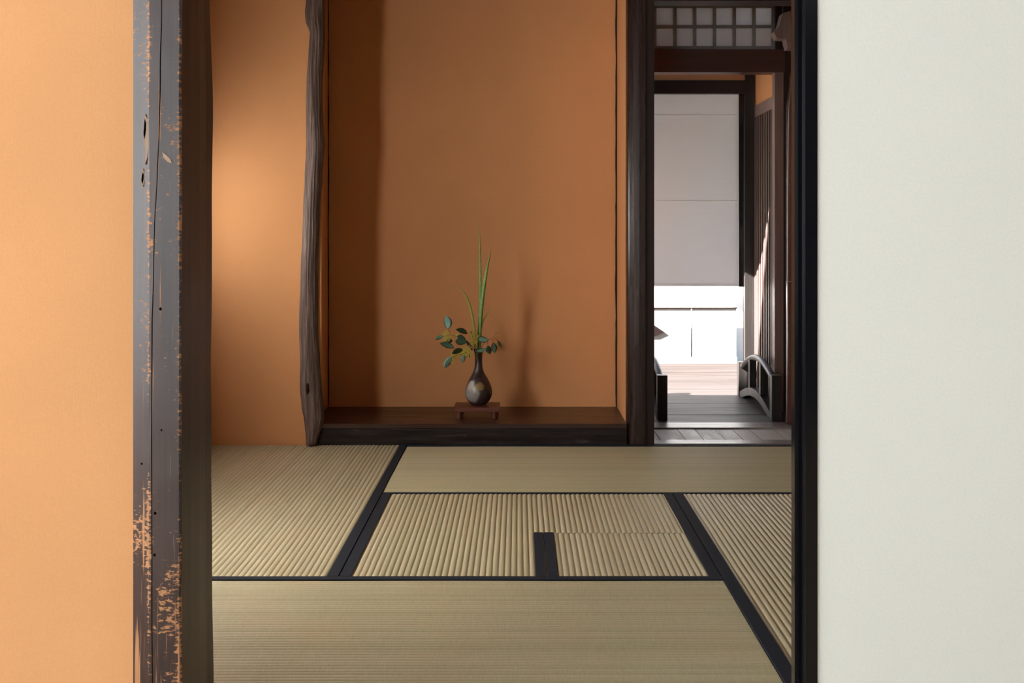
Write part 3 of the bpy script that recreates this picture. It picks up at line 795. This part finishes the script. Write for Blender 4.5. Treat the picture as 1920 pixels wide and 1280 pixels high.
# lintel, jamb and papered transom in front of the bridge
struct('trim_10', (0.514, 1.272, 5.78, 5.88, 1.626, 1.735), M['red_wood_x'], 'red brown lintel under the papered transom', None, 0.004)
struct('trim_11', (1.226, 1.268, 5.79, 5.85, 0.0, 1.626), M['jamb'], 'pale brown door jamb at the slatted wall', None, 0.004)
tr = empty('window_1', (0.94, 5.81, 1.735), 'papered lattice transom above the red brown lintel', None, None, 'structure')
bx = [0.560, 0.6555, 0.7525, 0.847, 0.9428, 1.0374, 1.132, 1.2239]; zs = [1.7485, 1.8495, 1.9475]
for i in range(len(bx)-1):
    for j in range(2):
        bobj('pane', (bx[i]+0.0075, bx[i+1]-0.0075, 5.822, 5.824, zs[j]+0.0075, zs[j+1]-0.0075), M['transom_paper'], tr)
for b in bx: bobj('lattice_bar', (b-0.0075, b+0.0075, 5.812, 5.83, 1.736, 1.96), M['kumiko'], tr, 0.001)
for z in zs:
    for a, b in zip(bx, bx[1:]): bobj('lattice_bar', (a+0.0075, b-0.0075, 5.814, 5.829, z-0.0075, z+0.0075), M['kumiko'], tr, 0.001)
struct('trim_12', (1.231, 1.262, 5.79, 5.85, 1.736, 2.2), M['dark_wood_z'], 'dark stile beside the papered transom', None, 0.003)
struct('trim_13', (0.514, 1.23, 5.80, 5.85, 1.961, 2.02), M['dark_wood_x'], 'dark head rail over the transom', None, 0.003)

# end frame of the bridge with hanging blind
struct('trim_14', (0.47, 1.215, 6.40, 6.47, 1.595, 1.665), M['dark_wood_x'], 'black head beam holding the blind', None, 0.003)
struct('trim_15', (1.20, 1.25, 6.41, 6.47, 0.0, 2.45), M['rail'], 'black end post of the bridge corridor', None, 0.003)
struct('wall_above_blind', (0.47, 1.20, 6.42, 6.46, 1.666, 2.45), M['plaster'], 'russet plaster over the blind')
M['seam'] = mat_plain('pale thread', (0.75, 0.74, 0.76), 0.8)
bl = empty('hanging_blind', (0.84, 6.44, 0.575), 'grey lavender cloth blind hanging in the end opening of the bridge', 'blind')
bobj('cloth', (0.505, 1.172, 6.440, 6.4425, 0.586, 1.5945), M['blind'], bl)
for z in (1.487, 1.031): bobj('seam', (0.505, 1.172, 6.4392, 6.4399, z-0.0015, z+0.0015), M['seam'], bl)
bobj('bottom_rod', (0.505, 1.172, 6.436, 6.447, 0.575, 0.5858), M['blind'], bl, 0.003)
bobj('side_board', (1.1725, 1.199, 6.4405, 6.46, 0.572, 1.5945), M['lacquer'], bl, 0.002)

bm = bmesh.new(); prism(bm, [(6.472, 1.70), (6.472, 1.74), (7.72, 1.24), (7.72, 1.20)], 'x', 0.30, 1.60)
tag(obj('sky_mask_eave', bm, M['ceil']), 'unseen added eave boards that keep sky light off the blind', kind='structure')  # unseen, added to darken the upper part of the blind
# slatted right wall
sw = empty('wall_slatted', (1.29, 6.12, 0.0), 'brown wall of upright slats along the bridge', None, None, 'structure')
bobj('backing_board', (1.275, 1.30, 5.851, 6.47, 0.0, 1.47), M['slat_back'], sw)
bobj('cap_rail', (1.251, 1.30, 5.851, 6.47, 1.4705, 1.53), M['jamb'], sw, 0.003)
bobj('upper_plaster', (1.256, 1.30, 5.881, 6.60, 1.531, 1.9), M['plaster'], sw)
first = None; y = 5.862
while y < 6.39:
    if first is None:
        first = bobj('slat', (1.250, 1.2745, y, y+0.026, 0.001, 1.47), M['slat'], sw, 0.002); y0_ = y
    else:
        c = first.copy(); C.objects.link(c); c.parent = sw; c.location = first.location+Vector((0, y-y0_, 0))
    y += 0.058

# low arched bridge railings
def railing(xc, label):
    r = empty('bridge_railing', (xc, 6.0, 0.0), label, 'railing', 'low arched railings of the bridge')
    ya, yb, w = 5.546, 6.40, 0.023
    for y, h in ((ya, 0.206), (yb-0.02, 0.178)): bobj('end_post', (xc-w, xc+w, y, y+0.05, 0.0005, h), M['rail'], r, 0.006, 3)
    def top(t): return 0.165+0.085*math.sin(math.pi*(t*0.92+0.04))-0.02*t
    def low(t): return 0.012+0.062*math.sin(math.pi*t)
    for t in (0.36, 0.68):
        y = ya+(yb-ya)*t; bobj('baluster', (xc-0.017, xc+0.017, y-0.017, y+0.017, low(t)+0.01, top(t)-0.008), M['rail'], r, 0.003)
    P = [Vector((xc, ya+0.045+(yb-ya-0.055)*i/24, top(i/24))) for i in range(25)]
    bm = bmesh.new(); tube(bm, P, 0.0155, 12); obj('top_rail', bm, M['rail'], r, smooth=True)
    bm = bmesh.new()
    rings(bm, [[Vector((xc-0.019, y, z0)), Vector((xc+0.019, y, z0)), Vector((xc+0.019, y, z1)), Vector((xc-0.019, y, z1))]
               for y, z0, z1 in ((ya+0.05+(yb-ya-0.07)*i/24, max(0.0005, low(i/24)-0.028), low(i/24)+0.012) for i in range(25))])
    obj('lower_rail', bm, M['rail'], r)
    return r
railing(1.184, 'low dark arched bridge railing along the slatted wall')
railing(0.660, 'low dark arched bridge railing beside the squared post, mostly hidden by it')

# polished log post and beam end at the right of the corridor
lg = empty('corridor_log', (1.245, 5.42, 0.006), 'polished red brown round log post behind the black door frame', 'post')
bm = bmesh.new()
rings(bm, [[Vector((1.247+math.cos(a*math.pi/16)*r, 5.42+math.sin(a*math.pi/16)*r, z)) for a in range(32)]
           for z, r in ((0.0065, 0.052), (0.04, 0.049), (0.3, 0.047), (0.6, 0.0475), (1.0, 0.048), (1.35, 0.047), (1.42, 0.046), (1.47, 0.041), (1.52, 0.034), (1.60, 0.028), (2.2, 0.026))])
obj('trunk', bm, M['log_red'], lg, smooth=True)
bm = bmesh.new(); zz = at(1475, 528, 5.37).z
tube(bm, [Vector((1.215, 5.385, zz)), Vector((1.200, 5.365, zz)), Vector((1.188, 5.365, zz)), Vector((1.186, 5.365, zz-0.008))], 0.0025, 6)
obj('hook', bm, M['metal'], lg)
bm = bmesh.new()
prism(bm, [(1.165, 1.775), (1.19, 1.80), (1.205, 1.86), (1.34, 1.90), (1.34, 1.70), (1.23, 1.70), (1.22, 1.745), (1.18, 1.745)], 'y', 5.52, 5.60)
tag(obj('beam_end', bm, M['jamb'], bevel=0.004), 'chamfered grey brown beam end above the round log post', 'beam')

# far wall of the veranda
fb = empty('wall_veranda', (0.6, 7.96, 0.0), 'low pale board wall beyond the sunlit veranda', None, None, 'structure')
for x0, x1 in ((-0.30, 0.20), (0.20, 0.68), (0.68, 1.137), (1.137, 1.434)):
    bobj('board', (x0+0.004, x1-0.004, 7.945, 7.97, 0.0, 0.362), M['pale_board'], fb, 0.002)
bobj('top_rail', (-0.30, 1.434, 7.9405, 7.9446, 0.360, 0.370), M['dark_wood_x'], fb, 0.002)
bobj('base_board', (-0.30, 1.434, 7.932, 7.9445, 0.0, 0.045), M['pale_board'], fb, 0.002)
struct('wall_far', (-2.0, 3.0, 8.02, 8.10, -0.12, 0.95), M['white_plaster'], 'white plaster wall closing the garden')
tb = empty('timber_spout', (0.80, 7.94, 0.17), 'dark brown pointed timber end in front of the sunlit pale boards', 'timber')
bm = bmesh.new()
prism(bm, [(0.60, 0.262), (0.885, 0.256), (0.956, 0.208), (0.90, 0.182), (0.60, 0.170)], 'y', 7.936, 7.9448)
obj('timber', bm, mat_plain('matt brown timber', (0.016, 0.010, 0.009), 0.95, 0.05), tb, bevel=0.004)
